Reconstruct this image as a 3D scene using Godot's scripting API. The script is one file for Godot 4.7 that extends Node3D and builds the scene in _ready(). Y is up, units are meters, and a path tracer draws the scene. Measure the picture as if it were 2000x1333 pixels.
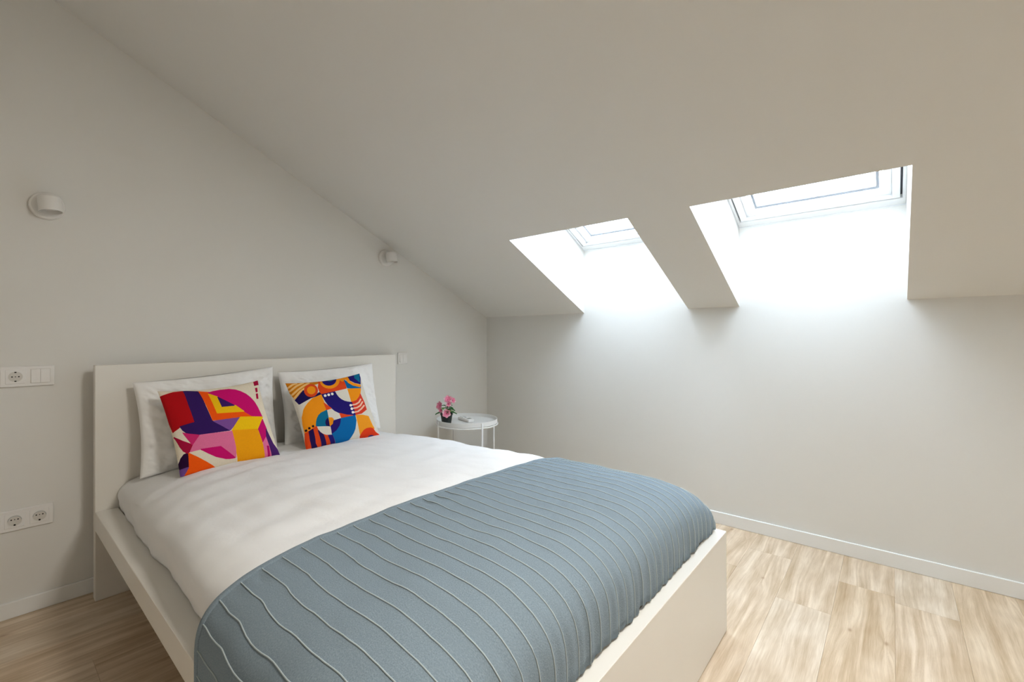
extends Node3D
# An attic bedroom under a sloped ceiling with two roof windows. Units are metres, y is up.
# x runs along the bed wall towards the window wall, z runs along the window wall away from the bed wall.

const WALL_X := 2.932          # window wall
const WALL_Z := -2.632         # bed wall
const BACK_X := -1.15          # walls behind the camera
const BACK_Z := 2.3
const KNEE := 1.2876           # height of the window wall under the slope
const SLOPE := 0.4598
const ROOF := 0.4518           # depth of the roof, measured upright
const SHAFT_X := 2.0685        # upper edge of the window shafts
const SHAFTS := [[-1.6755, -0.9465], [-0.6601, 0.053], [0.95, 1.68]]
const EYE := 1.1145
const HEAD_Z := -2.5195        # face of the headboard
const BED_L := 0.3208
const BED_R := 1.8777
const FOOT_Z := -0.4711
const RAIL_TOP := 0.378
const BED_MID := 1.0992

const SKY_ENERGY := 7.5
const LAMP_COLOR := Color(1.0, 0.985, 0.95)
const LAMP_ENERGY := 1.22
const EXPOSURE := 2.4

var used := {}
var M := {}

const PRINT_PINK := [
	["b41018", [-0.004, 0.076, 0.049, 0.056, 0.125, 0.027, 0.212, 0.014, 0.204, 0.224, 0.209, 0.441, 0.074, 0.46, 0.011, 0.503, 0.002, 0.345]],
	["341a5c", [0.213, 0.01, 0.346, 0.039, 0.348, 0.249, 0.366, 0.461, 0.406, 0.481, 0.509, 0.609, 0.333, 0.6, 0.196, 0.6, 0.118, 0.555, 0.086, 0.503, 0.074, 0.46, 0.209, 0.441, 0.204, 0.224]],
	["f2560e", [0.346, 0.039, 0.519, 0.089, 0.811, 0.483, 0.376, 0.453]],
	["cc0f6c", [0.428, 0.072, 0.48, 0.057, 0.557, 0.049, 0.64, 0.054, 0.702, 0.079, 0.754, 0.118, 0.802, 0.167, 0.84, 0.224, 0.872, 0.292, 0.893, 0.367, 0.915, 0.495, 0.795, 0.47, 0.72, 0.392, 0.634, 0.297, 0.494, 0.147, 0.457, 0.105]],
	["f0bc14", [0.422, 0.09, 0.494, 0.147, 0.507, 0.29, 0.643, 0.298, 0.718, 0.397, 0.439, 0.368]],
	["3c1a64", [0.497, 0.153, 0.634, 0.297, 0.507, 0.29]],
	["7d4f97", [0.381, 0.465, 0.664, 0.471, 0.519, 0.606]],
	["f5c212", [0.665, 0.466, 0.919, 0.5, 0.82, 0.648, 0.533, 0.619]],
	["f0a010", [0.533, 0.619, 0.82, 0.648, 0.825, 0.832, 0.83, 1.029, 0.535, 1.027, 0.532, 0.806]],
	["e0709a", [0.218, 0.601, 0.532, 0.624, 0.532, 0.806, 0.517, 0.935, 0.386, 0.777, 0.198, 0.761, 0.098, 0.762, 0.137, 0.687]],
	["c9106a", [0.205, 0.763, 0.386, 0.777, 0.508, 0.938, 0.464, 0.936, 0.421, 0.926, 0.332, 0.88, 0.264, 0.821]],
	["f55a0c", [0.089, 0.773, 0.171, 0.853, 0.321, 1.008, 0.202, 1.016, 0.037, 1.005, 0.072, 0.923, 0.084, 0.87]],
	["2a0c34", [0.083, 0.771, 0.072, 0.923, 0.006, 0.928, 0.004, 0.864, 0.024, 0.812, 0.055, 0.775]],
	["6f4a90", [0.072, 0.923, 0.034, 0.986, 0.015, 1.014, -0.003, 1.001, 0.006, 0.928]],
	["a8123c", [0.01, 0.563, 0.137, 0.687, 0.098, 0.758, 0.083, 0.771, 0.054, 0.734, 0.035, 0.681]],
	["cc2a6c", [0.079, 0.538, 0.117, 0.561, 0.211, 0.599, 0.137, 0.687, 0.102, 0.602]],
	["e8dcc8", [0.014, 0.504, 0.064, 0.476, 0.073, 0.518, 0.087, 0.569, 0.125, 0.674, 0.064, 0.622, 0.013, 0.565]],
	["c4106a", [0.91, 0.532, 0.924, 0.659, 0.896, 0.75, 0.836, 0.824, 0.825, 0.648]],
	["e0709a", [0.836, 0.824, 0.895, 0.755, 0.902, 0.873, 0.903, 1.02, 0.824, 1.025]],
	["b41464", [0.871, 0.869, 0.887, 0.872, 0.875, 1.001, 0.857, 1.013]],
	["4a2468", [0.919, 0.659, 0.951, 0.848, 1.024, 1.015, 0.903, 1.02, 0.902, 0.873, 0.895, 0.755]],
	["a8123c", [0.94, 0.016, 1.03, -0.012, 1.013, 0.058, 0.935, 0.066]],
	["a8123c", [0.935, 0.107, 0.956, 0.105, 0.947, 0.155, 0.93, 0.158]],
	["a8123c", [0.924, 0.186, 0.943, 0.183, 0.931, 0.249, 0.915, 0.249]],
]
const PRINT_BLUE := [
	["cf7c14", [-0.01, 0.011, 0.257, -0.067, 0.458, -0.077, 0.362, 0.046, 0.169, 0.106, 0.017, 0.257]],
	["f0c078", [0.001, 0.086, 0.063, 0.041, 0.114, 0.024, 0.121, 0.007, 0.065, 0.027, 0.002, 0.073]],
	["f0c078", [0.005, 0.139, 0.096, 0.068, 0.191, 0.022, 0.207, -0.002, 0.096, 0.055, 0.003, 0.128]],
	["f0c078", [0.011, 0.198, 0.088, 0.133, 0.186, 0.067, 0.257, 0.031, 0.263, 0.013, 0.187, 0.053, 0.086, 0.122, 0.008, 0.187]],
	["f0c078", [0.019, 0.252, 0.099, 0.167, 0.165, 0.123, 0.164, 0.11, 0.096, 0.157, 0.015, 0.242]],
	["e0481c", [0.432, -0.077, 0.725, 0.044, 0.691, 0.203, 0.522, 0.218, 0.32, 0.245, 0.327, 0.129]],
	["1c1450", [0.019, 0.278, 0.143, 0.147, 0.16, 0.249, 0.2, 0.268, 0.315, 0.21, 0.324, 0.246, 0.181, 0.28, 0.04, 0.346]],
	["dc4a1e", [0.309, 0.174, 0.295, 0.204, 0.276, 0.23, 0.254, 0.25, 0.229, 0.263, 0.205, 0.267, 0.182, 0.263, 0.163, 0.251, 0.149, 0.231, 0.142, 0.207, 0.141, 0.178, 0.148, 0.148, 0.161, 0.118, 0.181, 0.091, 0.206, 0.068, 0.233, 0.052, 0.26, 0.045, 0.283, 0.049, 0.3, 0.062, 0.312, 0.083, 0.318, 0.111, 0.317, 0.142]],
	["f29418", [0.282, 0.164, 0.274, 0.183, 0.262, 0.199, 0.248, 0.212, 0.233, 0.22, 0.218, 0.223, 0.204, 0.22, 0.192, 0.213, 0.184, 0.201, 0.179, 0.185, 0.179, 0.167, 0.184, 0.148, 0.192, 0.129, 0.204, 0.112, 0.219, 0.099, 0.235, 0.09, 0.251, 0.086, 0.265, 0.088, 0.276, 0.096, 0.284, 0.108, 0.288, 0.125, 0.287, 0.144]],
	["f29418", [0.659, 0.04, 0.632, 0.084, 0.6, 0.12, 0.562, 0.147, 0.522, 0.164, 0.482, 0.17, 0.445, 0.163, 0.415, 0.145, 0.394, 0.116, 0.384, 0.079, 0.391, 0.033, 0.49, -0.077, 0.5, -0.077, 0.517, -0.077, 0.547, -0.077, 0.583, -0.077, 0.622, -0.077, 0.662, -0.077, 0.7, -0.077, 0.732, -0.077, 0.752, -0.077, 0.738, -0.035]],
	["241a6c", [0.619, 0.023, 0.597, 0.055, 0.573, 0.08, 0.546, 0.1, 0.517, 0.111, 0.488, 0.115, 0.462, 0.11, 0.44, 0.097, 0.425, 0.076, 0.42, 0.049, 0.429, 0.015, 0.52, -0.077, 0.525, -0.077, 0.54, -0.077, 0.56, -0.077, 0.585, -0.077, 0.612, -0.077, 0.642, -0.077, 0.67, -0.077, 0.693, -0.077, 0.708, -0.077, 0.709, -0.048]],
	["0c6c90", [0.636, -0.022, 0.588, 0.01, 0.573, 0.022, 0.557, 0.029, 0.542, 0.034, 0.527, 0.034, 0.513, 0.031, 0.503, 0.024, 0.498, 0.013, 0.535, -0.022, 0.575, -0.077, 0.575, -0.077, 0.578, -0.077, 0.585, -0.077, 0.595, -0.077, 0.607, -0.077, 0.622, -0.077, 0.637, -0.077, 0.652, -0.077, 0.665, -0.077, 0.675, -0.077, 0.68, -0.062]],
	["f29418", [0.648, 0.013, 0.856, -0.047, 0.778, 0.031, 0.682, 0.073]],
	["0a66a4", [0.715, 0.055, 0.804, 0.149, 0.933, 0.205, 0.914, 0.252, 0.707, 0.2]],
	["241a6c", [0.809, -0.018, 1.019, -0.015, 0.94, 0.173, 0.853, 0.135, 0.792, 0.074]],
	["0c6c90", [0.91, -0.013, 0.982, 0.005, 0.94, 0.14, 0.885, 0.06]],
	["f29418", [0.739, 0.019, 0.756, 0.111, 0.811, 0.172, 0.917, 0.219, 0.937, 0.19, 0.833, 0.144, 0.785, 0.089, 0.793, -0.009]],
	["f29418", [0.706, 0.217, 0.917, 0.245, 0.861, 0.36, 0.782, 0.426, 0.693, 0.441]],
	["d8402c", [0.878, 0.329, 0.898, 0.471, 0.899, 0.58, 0.788, 0.636, 0.692, 0.642, 0.692, 0.444, 0.782, 0.426, 0.852, 0.369]],
	["241a6c", [0.328, 0.246, 0.514, 0.228, 0.519, 0.281, 0.532, 0.329, 0.556, 0.373, 0.593, 0.408, 0.636, 0.429, 0.696, 0.447, 0.69, 0.648, 0.567, 0.629, 0.47, 0.577, 0.419, 0.532, 0.389, 0.48, 0.361, 0.425, 0.344, 0.361]],
	["f29418", [0.323, 0.251, 0.321, 0.476, 0.322, 0.508, 0.278, 0.514, 0.241, 0.53, 0.204, 0.566, 0.18, 0.604, 0.162, 0.648, 0.15, 0.707, 0.015, 0.773, 0.015, 0.657, 0.026, 0.547, 0.064, 0.443, 0.092, 0.401, 0.129, 0.359, 0.209, 0.291]],
	["e0481c", [0.319, 0.389, 0.343, 0.427, 0.386, 0.492, 0.323, 0.503]],
	["e0481c", [0.476, 0.588, 0.567, 0.629, 0.659, 0.649, 0.482, 0.654]],
	["0c6c90", [0.322, 0.508, 0.305, 0.74, 0.147, 0.706, 0.162, 0.648, 0.18, 0.604, 0.209, 0.562, 0.249, 0.532]],
	["241450", [0.304, 0.628, 0.312, 0.747, 0.27, 0.725, 0.265, 0.692, 0.276, 0.661]],
	["f29418", [0.322, 0.622, 0.358, 0.632, 0.374, 0.658, 0.372, 0.692, 0.354, 0.727, 0.329, 0.746, 0.312, 0.744]],
	["28186c", [0.374, 0.678, 0.479, 0.664, 0.46, 0.724, 0.437, 0.768, 0.387, 0.825, 0.317, 0.866, 0.32, 0.748, 0.354, 0.727]],
	["0a66a4", [0.479, 0.664, 0.683, 0.652, 0.679, 0.722, 0.659, 0.778, 0.635, 0.843, 0.601, 0.899, 0.563, 0.947, 0.526, 0.988, 0.498, 1.019, 0.349, 1.02, 0.317, 0.866, 0.387, 0.825, 0.437, 0.768, 0.46, 0.724]],
	["e0481c", [0.015, 0.773, 0.149, 0.711, 0.156, 0.76, 0.176, 0.803, 0.202, 0.836, 0.239, 0.861, 0.316, 0.875, 0.354, 1.02, -0.006, 1.023]],
	["241450", [0.056, 0.759, 0.103, 0.736, 0.105, 0.947, 0.136, 1.024, 0.066, 1.022, 0.053, 0.878]],
	["241450", [0.158, 0.77, 0.182, 0.814, 0.209, 0.845, 0.24, 1.019, 0.185, 1.019]],
	["241a6c", [0.267, 0.868, 0.316, 0.875, 0.351, 1.02, 0.305, 1.019]],
	["f09a24", [0.699, 0.65, 0.801, 0.662, 0.893, 0.691, 0.915, 0.829, 0.933, 0.879, 0.804, 0.867, 0.72, 0.932, 0.701, 1.014, 0.69, 0.88]],
	["dc3c1c", [0.701, 1.014, 0.689, 0.968, 0.722, 0.923, 0.763, 0.886, 0.815, 0.866, 0.869, 0.864, 0.91, 0.878, 0.937, 0.938, 1.021, 1.003, 0.908, 1.018]],
	["1c3070", [0.816, 1.008, 0.816, 0.985, 0.851, 0.974, 0.881, 0.98, 0.915, 1.016]],
	["f2c4a8", [0.692, 0.496, 0.752, 0.491, 0.811, 0.466, 0.86, 0.417, 0.851, 0.41, 0.805, 0.457, 0.751, 0.479, 0.693, 0.484]],
	["f2c4a8", [0.69, 0.549, 0.749, 0.546, 0.815, 0.52, 0.877, 0.461, 0.868, 0.455, 0.809, 0.511, 0.748, 0.536, 0.692, 0.538]],
	["f2c4a8", [0.687, 0.61, 0.747, 0.605, 0.814, 0.571, 0.884, 0.521, 0.877, 0.513, 0.808, 0.563, 0.745, 0.595, 0.688, 0.599]],
	["f0ece4", [0.381, 0.276, 0.374, 0.287, 0.364, 0.29, 0.357, 0.284, 0.357, 0.272, 0.364, 0.261, 0.374, 0.258, 0.381, 0.264]],
	["f0ece4", [0.43, 0.271, 0.423, 0.281, 0.412, 0.284, 0.405, 0.278, 0.405, 0.266, 0.412, 0.255, 0.423, 0.252, 0.43, 0.258]],
	["f0ece4", [0.479, 0.265, 0.472, 0.276, 0.461, 0.279, 0.454, 0.272, 0.454, 0.26, 0.461, 0.249, 0.472, 0.246, 0.479, 0.252]],
	["f0ece4", [0.681, 0.494, 0.674, 0.504, 0.662, 0.507, 0.653, 0.501, 0.652, 0.489, 0.66, 0.479, 0.672, 0.476, 0.68, 0.482]],
	["f0ece4", [0.679, 0.548, 0.672, 0.558, 0.66, 0.561, 0.652, 0.555, 0.651, 0.544, 0.658, 0.534, 0.669, 0.531, 0.678, 0.537]],
	["f0ece4", [0.68, 0.603, 0.672, 0.613, 0.661, 0.616, 0.652, 0.61, 0.651, 0.599, 0.658, 0.59, 0.67, 0.587, 0.679, 0.592]],
	["201020", [0.038, 0.738, 0.035, 0.745, 0.028, 0.746, 0.024, 0.741, 0.023, 0.732, 0.026, 0.724, 0.032, 0.723, 0.037, 0.729]],
	["201020", [0.076, 0.716, 0.072, 0.724, 0.066, 0.725, 0.06, 0.72, 0.059, 0.711, 0.063, 0.703, 0.07, 0.702, 0.075, 0.707]],
	["201020", [0.121, 0.701, 0.117, 0.708, 0.11, 0.71, 0.104, 0.704, 0.103, 0.695, 0.107, 0.688, 0.114, 0.686, 0.12, 0.692]],
]

# ---------------------------------------------------------------- helpers
func numbered(called: String) -> String:
	var n: int = used.get(called, 0)
	used[called] = n + 1
	return called if n == 0 else "%s_%03d" % [called, n]

func thing(called: String, label: String, category: String, at := Vector3.ZERO, group := "") -> Node3D:
	var o := Node3D.new()
	o.name = numbered(called)
	add_child(o)
	o.position = at
	tag(o, label, category, group)
	return o

func tag(o: Node3D, label: String, category: String, group := "") -> void:
	o.set_meta("label", label)
	o.set_meta("category", category)
	if group != "":
		o.set_meta("group", group)

func part(called: String, mesh: Mesh, m: Material, parent: Node = self, at := Vector3.ZERO) -> MeshInstance3D:
	var o := MeshInstance3D.new()
	o.name = numbered(called) if parent == self else called
	o.mesh = mesh
	o.material_override = m
	o.position = at
	o.cast_shadow = GeometryInstance3D.SHADOW_CASTING_SETTING_ON
	parent.add_child(o, true)
	return o

func struct(called: String, mesh: Mesh, m: Material) -> MeshInstance3D:
	var o := part(called, mesh, m)
	o.set_meta("kind", "structure")
	return o

func mat(called: String, hex: String, rough := 0.6, spec := 0.5) -> StandardMaterial3D:
	var m := StandardMaterial3D.new()
	m.resource_name = called
	m.albedo_color = Color(hex)
	m.roughness = rough
	m.metallic_specular = spec
	M[called] = m
	return m

func new_st() -> SurfaceTool:
	var st := SurfaceTool.new()
	st.begin(Mesh.PRIMITIVE_TRIANGLES)
	return st

func tri(st: SurfaceTool, a: Vector3, b: Vector3, c: Vector3, away: Vector3) -> void:
	var n := (a - c).cross(a - b)
	if n.dot((a + b + c) / 3.0 - away) < 0.0:
		var k := b
		b = c
		c = k
	for v: Vector3 in [a, b, c]:
		st.set_smooth_group(-1)
		st.set_uv(Vector2(v.x, v.y))
		st.add_vertex(v)

func quad(st: SurfaceTool, a: Vector3, b: Vector3, c: Vector3, d: Vector3, away: Vector3) -> void:
	tri(st, a, b, c, away)
	tri(st, a, c, d, away)

func done(st: SurfaceTool) -> ArrayMesh:
	st.generate_normals()
	return st.commit()

# a box from lo to hi with chamfered edges
func add_box(st: SurfaceTool, lo: Vector3, hi: Vector3, bevel := 0.0) -> void:
	var mid := (lo + hi) / 2.0
	var h := (hi - lo) / 2.0
	var b := minf(bevel, minf(h.x, minf(h.y, h.z)) * 0.49)
	var q := func(s: Vector3, axis: int) -> Vector3:
		var v := Vector3(h.x - b, h.y - b, h.z - b)
		v[axis] = h[axis]
		return mid + v * s
	for axis in 3:
		var i := (axis + 1) % 3
		var j := (axis + 2) % 3
		for sg in [-1.0, 1.0]:
			var vs := []
			for k in [[-1.0, -1.0], [1.0, -1.0], [1.0, 1.0], [-1.0, 1.0]]:
				var s := Vector3.ZERO
				s[axis] = sg
				s[i] = k[0]
				s[j] = k[1]
				vs.append(q.call(s, axis))
			quad(st, vs[0], vs[1], vs[2], vs[3], mid)
	if b <= 0.0:
		return
	for axis in 3:      # edges along axis
		var i := (axis + 1) % 3
		var j := (axis + 2) % 3
		for a in [-1.0, 1.0]:
			for c in [-1.0, 1.0]:
				var s0 := Vector3.ZERO
				s0[i] = a
				s0[j] = c
				var s1 := s0
				s0[axis] = -1.0
				s1[axis] = 1.0
				quad(st, q.call(s0, i), q.call(s1, i), q.call(s1, j), q.call(s0, j), mid)
	for a in [-1.0, 1.0]:
		for c in [-1.0, 1.0]:
			for d in [-1.0, 1.0]:
				var s := Vector3(a, c, d)
				tri(st, q.call(s, 0), q.call(s, 1), q.call(s, 2), mid)

func box(lo: Vector3, hi: Vector3, bevel := 0.0) -> ArrayMesh:
	var st := new_st()
	add_box(st, lo, hi, bevel)
	return done(st)

# a prism: a convex polygon in x and y, drawn out along z
func add_prism(st: SurfaceTool, pts: PackedVector2Array, z0: float, z1: float) -> void:
	var mid := Vector3.ZERO
	for p in pts:
		mid += Vector3(p.x, p.y, (z0 + z1) / 2.0) / pts.size()
	for k in pts.size():
		var a := pts[k]
		var b := pts[(k + 1) % pts.size()]
		quad(st, Vector3(a.x, a.y, z0), Vector3(b.x, b.y, z0), Vector3(b.x, b.y, z1), Vector3(a.x, a.y, z1), mid)
		if k > 0 and k < pts.size() - 1:
			for z in [z0, z1]:
				tri(st, Vector3(pts[0].x, pts[0].y, z), Vector3(a.x, a.y, z), Vector3(b.x, b.y, z), mid)

# rows of points joined to a smooth sheet
func add_grid(st: SurfaceTool, rows: Array, uvs: Array, base: int, flip := false) -> int:
	var nu: int = rows[0].size()
	for r in rows.size():
		for c in nu:
			st.set_smooth_group(0)
			st.set_uv(uvs[r][c] if uvs.size() else Vector2(float(c) / (nu - 1), float(r) / (rows.size() - 1)))
			st.add_vertex(rows[r][c])
	for r in rows.size() - 1:
		for c in nu - 1:
			var i := base + r * nu + c
			var t := [i, i + 1, i + nu + 1, i, i + nu + 1, i + nu]
			if flip:
				t.reverse()
			for k: int in t:
				st.add_index(k)
	return base + rows.size() * nu

func sheet(rows: Array, flip := false, uvs := []) -> ArrayMesh:
	var st := new_st()
	add_grid(st, rows, uvs, 0, flip)
	return done(st)

# a closed sheet: outer rows and inner rows with the rim between them
func shell(outer: Array, inner: Array, flip := false) -> ArrayMesh:
	var st := new_st()
	var at := add_grid(st, outer, [], 0, flip)
	at = add_grid(st, inner, [], at, not flip)
	var n := outer.size() - 1
	var m: int = outer[0].size() - 1
	at = add_grid(st, [inner[0], outer[0]], [], at, flip)
	at = add_grid(st, [outer[n], inner[n]], [], at, flip)
	var l := []
	var r := []
	for k in n + 1:
		l.append([inner[k][0], outer[k][0]])
		r.append([outer[k][m], inner[k][m]])
	at = add_grid(st, l, [], at, flip)
	at = add_grid(st, r, [], at, flip)
	return done(st)

# a profile of (radius, height) turned about the y axis
func lathe(profile: Array, sides := 32, smooth := false) -> ArrayMesh:
	var st := new_st()
	if smooth:
		var rows := []
		for p in profile:
			var row := []
			for k in sides + 1:
				var a := TAU * k / sides
				row.append(Vector3(cos(a) * p[0], p[1], sin(a) * p[0]))
			rows.append(row)
		add_grid(st, rows, [], 0, true)
		return done(st)
	for k in profile.size() - 1:
		var p: Array = profile[k]
		var q: Array = profile[k + 1]
		var rows := []
		for e in [p, q]:
			var row := []
			for s in sides + 1:
				var a := TAU * s / sides
				row.append(Vector3(cos(a) * e[0], e[1], sin(a) * e[0]))
			rows.append(row)
		var sub := SurfaceTool.new()
		sub.begin(Mesh.PRIMITIVE_TRIANGLES)
		add_grid(sub, rows, [], 0, true)
		sub.generate_normals()
		st.append_from(sub.commit(), 0, Transform3D())
	return st.commit()

# a tube of the given radius along points
func tube(pts: Array, radius: float, sides := 8, closed := false) -> ArrayMesh:
	var rows := []
	var n := pts.size()
	for k in n:
		var a: Vector3 = pts[(k - 1 + n) % n] if closed else pts[maxi(k - 1, 0)]
		var b: Vector3 = pts[(k + 1) % n] if closed else pts[mini(k + 1, n - 1)]
		var d := (b - a).normalized()
		var s := d.cross(Vector3.UP if absf(d.y) < 0.9 else Vector3.RIGHT).normalized()
		var t := s.cross(d).normalized()
		var row := []
		for e in sides + 1:
			var w := TAU * e / sides
			row.append(pts[k] + (s * cos(w) + t * sin(w)) * radius)
		rows.append(row)
	if closed:
		rows.append(rows[0])
	var st := new_st()
	var at := add_grid(st, rows, [], 0)
	if not closed:
		for e in [0, n - 1]:
			var cap := []
			for v in rows[e]:
				cap.append(pts[e])
			at = add_grid(st, [cap, rows[e]] if e == 0 else [rows[e], cap], [], at)
	return done(st)

func noise(seed_: int, freq: float, octaves := 3) -> FastNoiseLite:
	var n := FastNoiseLite.new()
	n.seed = seed_
	n.noise_type = FastNoiseLite.TYPE_SIMPLEX_SMOOTH
	n.frequency = freq
	n.fractal_octaves = octaves
	return n

func noise_tex(seed_: int, freq: float, octaves: int, normal: float, side := 512) -> NoiseTexture2D:
	var t := NoiseTexture2D.new()
	t.width = side
	t.height = side
	t.seamless = true
	t.noise = noise(seed_, freq, octaves)
	t.generate_mipmaps = false
	if normal > 0.0:
		t.as_normal_map = true
		t.bump_strength = normal
	return t

# ---------------------------------------------------------------- materials
func wood(seed_: int, tone: Color) -> ImageTexture:
	var w := 1024
	var h := 152
	var im := Image.create(w, h, false, Image.FORMAT_RGB8)
	var fine := noise(seed_, 1.0, 2)
	var figure := noise(seed_ + 7, 1.0, 3)
	var bend := noise(seed_ + 13, 1.0, 2)
	var rng := RandomNumberGenerator.new()
	rng.seed = seed_ * 31 + 5
	var knots := []
	for k in rng.randi_range(1, 3):
		knots.append([rng.randf_range(80, 940), rng.randf_range(15, 137), rng.randf_range(0.5, 1.0), rng.randf() < 0.55])
	var heart := rng.randf_range(20.0, 130.0)       # where the arches of the grain close
	var arch := rng.randf_range(0.0, 1.0)
	var dark := tone * Color(0.80, 0.745, 0.665)
	var pale := tone * Color(1.06, 1.075, 1.10)
	for x in w:
		for y in h:
			var yy := y + bend.get_noise_2d(x * 0.0013, y * 0.006) * 16.0
			for k in knots:
				var dx: float = (x - k[0]) / 75.0
				var dy: float = (y - k[1]) / 20.0
				yy += 17.0 * k[2] * signf(y - k[1] + 0.01) * exp(-(dx * dx + dy * dy)) * minf(1.0, absf(dy) * 3.0)
			var broad := figure.get_noise_2d(x * 0.0009, yy * 0.024)
			var streak := figure.get_noise_2d(x * 0.0016 + 50.0, yy * 0.085)
			var fibre := fine.get_noise_2d(x * 0.012, yy * 0.5)
			var patch := figure.get_noise_2d(x * 0.004 - 90.0, yy * 0.013)
			var q := (yy - heart) / 34.0
			var ring := sin((q * q * 2.2 + x * 0.0055 + broad * 2.0) * 2.6) * exp(-q * q * 0.5) * arch
			var t := clampf(0.62 + broad * 0.38 + patch * 0.30 + streak * 0.22 + fibre * 0.18 + ring * 0.13, 0.0, 1.0)
			var c := dark.lerp(pale, t)
			for k in knots:
				if k[3]:
					var ex: float = (x - k[0]) / (15.0 * k[2])
					var ey: float = (y - k[1]) / (7.0 * k[2])
					c = c.lerp(tone * Color(0.72, 0.63, 0.55), 0.7 * exp(-(ex * ex + ey * ey)))
			im.set_pixel(x, y, c)
	return ImageTexture.create_from_image(im)

# flat colour areas of a printed fabric, each an outline in the cushion's own square
func print_tex(ground: Color, areas: Array) -> ImageTexture:
	var n := 640
	var im := Image.create(n, n, false, Image.FORMAT_RGB8)
	im.fill(ground)
	for area in areas:
		var c := Color(area[0])
		var f: Array = area[1]
		var grow: int = 3 if f.size() < 40 and area[0] != "e8dcc8" else 0
		var m := f.size() / 2
		for y in n:
			var v := (y + 0.5) / n
			var cuts := []
			for k in m:
				var ax: float = f[2 * k]
				var ay: float = f[2 * k + 1]
				var bx: float = f[2 * ((k + 1) % m)]
				var by: float = f[2 * ((k + 1) % m) + 1]
				if (ay <= v) != (by <= v):
					cuts.append(ax + (v - ay) / (by - ay) * (bx - ax))
			cuts.sort()
			for k in range(0, cuts.size() - 1, 2):
				var x0 := clampi(roundi(cuts[k] * n) - grow, 0, n)
				var x1 := clampi(roundi(cuts[k + 1] * n) + grow, 0, n)
				if x1 > x0:
					im.fill_rect(Rect2i(x0, maxi(y - grow, 0), x1 - x0, 1 + 2 * grow), c)
	var weave := noise(4, 0.9, 1)
	for y in n:
		for x in n:
			var k := 1.0 + 0.07 * weave.get_noise_2d(x * 0.35, y) + 0.05 * weave.get_noise_2d(x + 900.0, y * 0.35)
			var c := im.get_pixel(x, y)
			im.set_pixel(x, y, Color(c.r * k, c.g * k, c.b * k))
	return ImageTexture.create_from_image(im)

func make_materials() -> void:
	var m := mat("wall_paint", "e6e4df", 0.9, 0.0)
	mat("trim_paint", "f0f0ee", 0.35, 0.5)
	mat("window_paint", "f1f2f3", 0.3, 0.5)
	mat("window_metal", "62666e", 0.5, 0.5)
	m = mat("glass", "ffffff", 0.0, 0.5)
	m.albedo_color = Color(1, 1, 1, 0.03)
	m.transparency = BaseMaterial3D.TRANSPARENCY_ALPHA
	mat("bed_foil", "e9e5dd", 0.32, 0.5)
	mat("base_board", "c9a878", 0.7)
	m = mat("white_linen", "eeedec", 0.9, 0.0)
	m.uv1_triplanar = true
	m.uv1_scale = Vector3.ONE * 5.0
	m.normal_enabled = true
	m.normal_texture = noise_tex(21, 0.02, 4, 4.0)
	m.normal_scale = 0.22
	m = mat("pillow_linen", "f5f4f2", 0.9, 0.0)
	m.uv1_triplanar = true
	m.uv1_scale = Vector3.ONE * 3.0
	m.normal_enabled = true
	m.normal_texture = M.white_linen.normal_texture
	m.normal_scale = 0.3
	m = mat("throw_cloth", "97a4ac", 0.95, 0.0)
	m.uv1_triplanar = true
	m.uv1_scale = Vector3.ONE * 2.5
	var weave := NoiseTexture2D.new()
	weave.width = 512
	weave.height = 512
	weave.seamless = true
	weave.generate_mipmaps = false
	weave.noise = noise(77, 0.22, 3)
	var ramp := Gradient.new()
	ramp.set_color(0, Color(0.72, 0.75, 0.78))
	ramp.set_color(1, Color(1.0, 1.0, 1.0))
	weave.color_ramp = ramp
	m.albedo_texture = weave
	m.normal_enabled = true
	m.normal_texture = noise_tex(79, 0.2, 2, 3.0)
	m.normal_scale = 0.3
	m.rim_enabled = true
	m.rim = 0.25
	mat("throw_cord", "b0babd", 0.95, 0.2)
	m = mat("pink_print", "ffffff", 0.92, 0.25)
	m.albedo_texture = print_tex(Color("e4d8c2"), PRINT_PINK)
	m = mat("blue_print", "ffffff", 0.92, 0.25)
	m.albedo_texture = print_tex(Color("ddd6c8"), PRINT_BLUE)
	mat("cushion_back", "ddd2bf", 0.95, 0.2)
	mat("table_steel", "eeeeec", 0.45, 0.5)
	mat("plastic_white", "efedea", 0.35, 0.5)
	mat("socket_recess", "d8d4cd", 0.5, 0.4)
	mat("dark_hole", "2c2825", 0.7, 0.3)
	mat("lamp_white", "eceae6", 0.45, 0.5)
	mat("pot_black", "1e2624", 0.5, 0.5)
	mat("soil", "2a211b", 0.95, 0.2)
	mat("leaf", "357a3e", 0.55, 0.4)
	mat("leaf_pale", "6c9c55", 0.55, 0.4)
	mat("stem_green", "4c6e38", 0.7, 0.3)
	for e in [["petal_pink", "f6b3c6"], ["petal_rose", "ee8fae"], ["petal_pale", "fbdbe3"]]:
		m = mat(e[0], e[1], 0.8, 0.25)
		m.backlight_enabled = true
		m.backlight = Color(0.25, 0.12, 0.15)
	mat("flower_heart", "c8406c", 0.8, 0.25)
	mat("screen_grey", "b9bfb9", 0.25, 0.5)
	mat("button_grey", "c4c7c8", 0.5, 0.4)
	m = mat("lamp_glow", "fff4e2", 0.6)
	m.emission_enabled = true
	m.emission = LAMP_COLOR
	m.emission_energy_multiplier = 1.5
	mat("roof_outer", "6d6a66", 0.9)

# ---------------------------------------------------------------- the room
func ceil_y(x: float) -> float:
	return KNEE + SLOPE * (WALL_X - x)

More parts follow.
